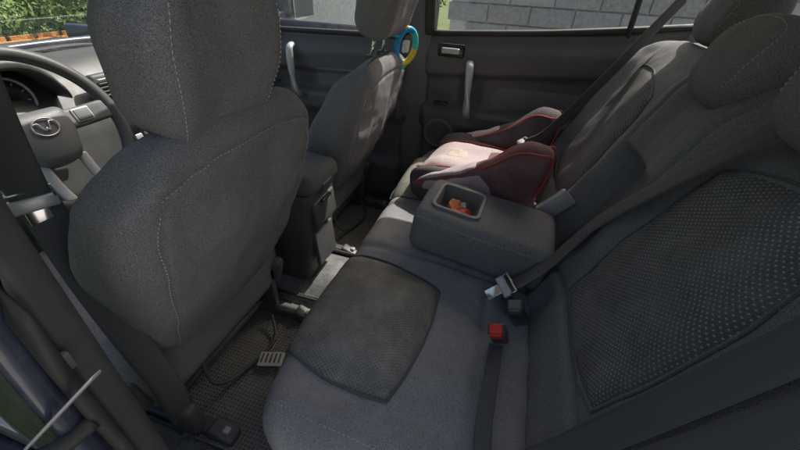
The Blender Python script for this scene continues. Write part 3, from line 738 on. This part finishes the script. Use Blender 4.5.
# ================================================================= OUTSIDE
def outmat(name,c1,c2,sc,rough=.95,b_=.6):
    m,nt,b=newmat(name);co=nt.nodes.new('ShaderNodeTexCoord').outputs['Object']
    f=noise_n(nt,co,sc,4,.7);f2=noise_n(nt,co,sc*12,2,.7)
    base=mixc(nt,ramp(nt,f,.35,.65),c1,c2);base=mixc(nt,ramp(nt,f2,.3,.7,0,.4),base,tuple(x*.5 for x in c1))
    nt.links.new(base,b.inputs['Base Color']);b.inputs['Roughness'].default_value=rough
    if b_: bump(nt,b,f2,b_,.02)
    return m
GZ=-.36
mkobj('ground',[(-80,-80,GZ),(80,-80,GZ),(80,80,GZ),(-80,80,GZ)],[(0,1,2,3)],outmat('ground_grass',(.09,.13,.035),(.15,.19,.08),1.5),smooth=False)
mkobj('driveway',[(-3.6,-.2,GZ+.004),(7,-.2,GZ+.004),(7,4.6,GZ+.004),(-3.6,4.6,GZ+.004)],[(0,1,2,3)],outmat('concrete_drive',(.42,.41,.39),(.55,.54,.51),2),smooth=False)
mkobj('bounce_ground',[(-.6,-6,GZ+.004),(7,-6,GZ+.004),(7,-.204,GZ+.004),(-.6,-.204,GZ+.004)],[(0,1,2,3)],outmat('bounce_ground_pale',(.50,.49,.46),(.62,.61,.57),2),smooth=False)  # pale ground added out of view to bounce light into the cabin
vs=[];fs=[]
for i in range(9000):
    x=random.uniform(-3.4,-.6);y=random.uniform(-2.4,-.25) if random.random()<.8 else random.uniform(-.9,-.25)
    h=random.uniform(.03,.09);a=random.uniform(0,6.28);w=.004;dx,dy=math.cos(a)*w,math.sin(a)*w;lx,ly=random.uniform(-.03,.03),random.uniform(-.03,.03)
    vs+=[V((x-dx,y-dy,GZ)),V((x+dx,y+dy,GZ)),V((x+lx,y+ly,GZ+h))];k=len(vs)-3;fs.append((k,k+1,k+2))
mkobj('grass',vs,fs,outmat('grass_blade',(.12,.24,.04),(.2,.33,.08),3,b_=0),smooth=False)
wm,nt,b=newmat('concrete_block');co=nt.nodes.new('ShaderNodeTexCoord').outputs['Object']
f=noise_n(nt,co,30,4,.7);rnd=nt.nodes.new('ShaderNodeNewGeometry').outputs['Random Per Island']
base=mixc(nt,ramp(nt,f,.3,.7),(.22,.22,.225),(.38,.38,.385));base=mixc(nt,mmath(nt,'MULTIPLY',rnd,.4),base,(.48,.48,.48));nt.links.new(base,b.inputs['Base Color']);b.inputs['Roughness'].default_value=.95;bump(nt,b,f,.8,.01)
blk=[]
for r in range(9):
    for c in range(22):
        x=-.95+c*.40+(.2 if r%2 else 0);z=GZ+.08+r*.165
        blk.append(box('b',(x+.2,3.4+random.uniform(-.004,.004),z),(.194,.09,.0765),wm,r=.006))
bw=joinall('blocks',blk)
mort=box('mortar',(3.5,3.41,GZ+.75),(4.42,.075,.74),outmat('mortar',(.6,.6,.58),(.7,.7,.68),8),r=.002)
cap=box('coping',(3.5,3.40,GZ+1.56),(4.5,.13,.035),outmat('coping',(.35,.35,.33),(.45,.45,.43),5),r=.008)
group('block_wall',[bw,mort,cap])
hw=[box('wall_panel',(-2.9,4.9,.25),(1.25,.1,.65),outmat('white_render',(.78,.78,.76),(.85,.85,.83),2),r=.01),
    box('plinth',(-2.9,4.78,-.27),(1.3,.05,.10),outmat('plinth',(.2,.2,.2),(.3,.3,.3),4),r=.01),
    box('gate_post',(-1.40,4.4,.3),(.09,.09,.66),outmat('post',(.08,.08,.085),(.12,.12,.12),4),r=.01),
    box('gate_post_cap',(-1.40,4.4,.98),(.12,.12,.03),outmat('postcap',(.3,.3,.3),(.4,.4,.4),4),r=.01)]
group('white_wall',hw)
wf=[]
wood=outmat('orange_wood',(.46,.20,.06),(.58,.30,.11),5)
for i in range(14): wf.append(box('plank',(-5.2,-.6+i*.26,-.03),(.015,.11,.31),wood,r=.006))
for z in (-.15,.2): wf.append(box('rail',(-5.16,1.1,z),(.02,1.9,.04),wood,r=.006))
group('wooden_fence',wf)
leafm=outmat('leaf',(.10,.20,.03),(.20,.33,.07),2,rough=.6,b_=0)
def bush(c,R,n,name='bush',ls=.05):
    vs=[];fs=[]
    cl=[(V(c)+V((random.gauss(0,.5)*R[0],random.gauss(0,.5)*R[1],random.uniform(-.7,.8)*R[2])),random.uniform(.25,.5)*min(R)) for _ in range(26)]
    for i in range(n):
        cc,rr=random.choice(cl);d=V((random.gauss(0,1),random.gauss(0,1),random.gauss(0,1))).normalized()*rr*random.uniform(.6,1.1)
        p=cc+d;a=V((random.gauss(0,1),random.gauss(0,1),random.gauss(0,1))).normalized();b_=a.cross(V((random.random(),random.random(),random.random()))).normalized()
        s=ls*random.uniform(.6,1.3);k=len(vs);vs+=[p-a*s,p+b_*s*.45,p+a*s,p-b_*s*.45];fs.append((k,k+1,k+2,k+3))
    l=mkobj('leaves',vs,fs,leafm,smooth=False)
    st=[tube('stem',[V((c[0]+random.uniform(-.1,.1),c[1]+random.uniform(-.1,.1),GZ)),V((c[0]+random.uniform(-.3,.3)*R[0],c[1]+random.uniform(-.3,.3)*R[1],c[2])),cl[k][0]],lambda t:.03*(1-.8*t)+.004,wood,seg=6) for k in range(5)]
    group(name,[l]+st)
bush((-6.6,1.2,.45),(1.0,1.4,.8),12000,ls=.04)
bush((-6.2,3.2,.5),(1.0,1.2,.9),10000,ls=.04)
bush((-6.0,4.9,.7),(1.3,1.3,1.1),8000,ls=.04)
bush((-8.5,-.2,1.2),(1.5,2.5,1.6),9000,ls=.08)
bush((-3.6,7.0,.9),(1.3,.8,1.3),7000)
bush((-9,6,2.),(2.,2.5,2.3),9000,ls=.09)
# ================================================================= LIGHT / CAMERA
w=bpy.data.worlds.new("World");scn.world=w;w.use_nodes=True;nt=w.node_tree;bg=nt.nodes['Background']
sky=nt.nodes.new('ShaderNodeTexSky');sky.sky_type='NISHITA';sky.sun_disc=False
sund=V((.40,.72,1.05)).normalized()
sky.sun_elevation=math.asin(sund.z);sky.sun_rotation=math.atan2(sund.x,sund.y)
sky.air_density=1.6;sky.dust_density=8.0;sky.ozone_density=.8
nt.links.new(sky.outputs[0],bg.inputs[0]);bg.inputs[1].default_value=.15
ld=bpy.data.lights.new('sun','SUN');ld.energy=5;ld.angle=math.radians(.5);ld.color=(1,.96,.9)
lo=bpy.data.objects.new('sun',ld);scn.collection.objects.link(lo);lo.rotation_euler=sund.to_track_quat('Z','Y').to_euler()
cam=bpy.data.cameras.new('camera');co=bpy.data.objects.new('camera',cam);scn.collection.objects.link(co);scn.camera=co
cam.sensor_width=36;cam.lens=36*365.5/800;cam.clip_start=.02;cam.clip_end=500
yaw,pit,rol=.272,.601,.056
F=V((-math.sin(yaw)*math.cos(pit),math.cos(yaw)*math.cos(pit),-math.sin(pit)));R=V((math.cos(yaw),math.sin(yaw),0));U=R.cross(F)
R2=R*math.cos(rol)+U*math.sin(rol);U2=-R*math.sin(rol)+U*math.cos(rol)
mw=Matrix((R2,U2,-F)).transposed().to_4x4();mw.translation=V((-.147,-.908,.991));co.matrix_world=mw
scn.view_settings.view_transform='Standard';scn.view_settings.look='None';scn.view_settings.exposure=0
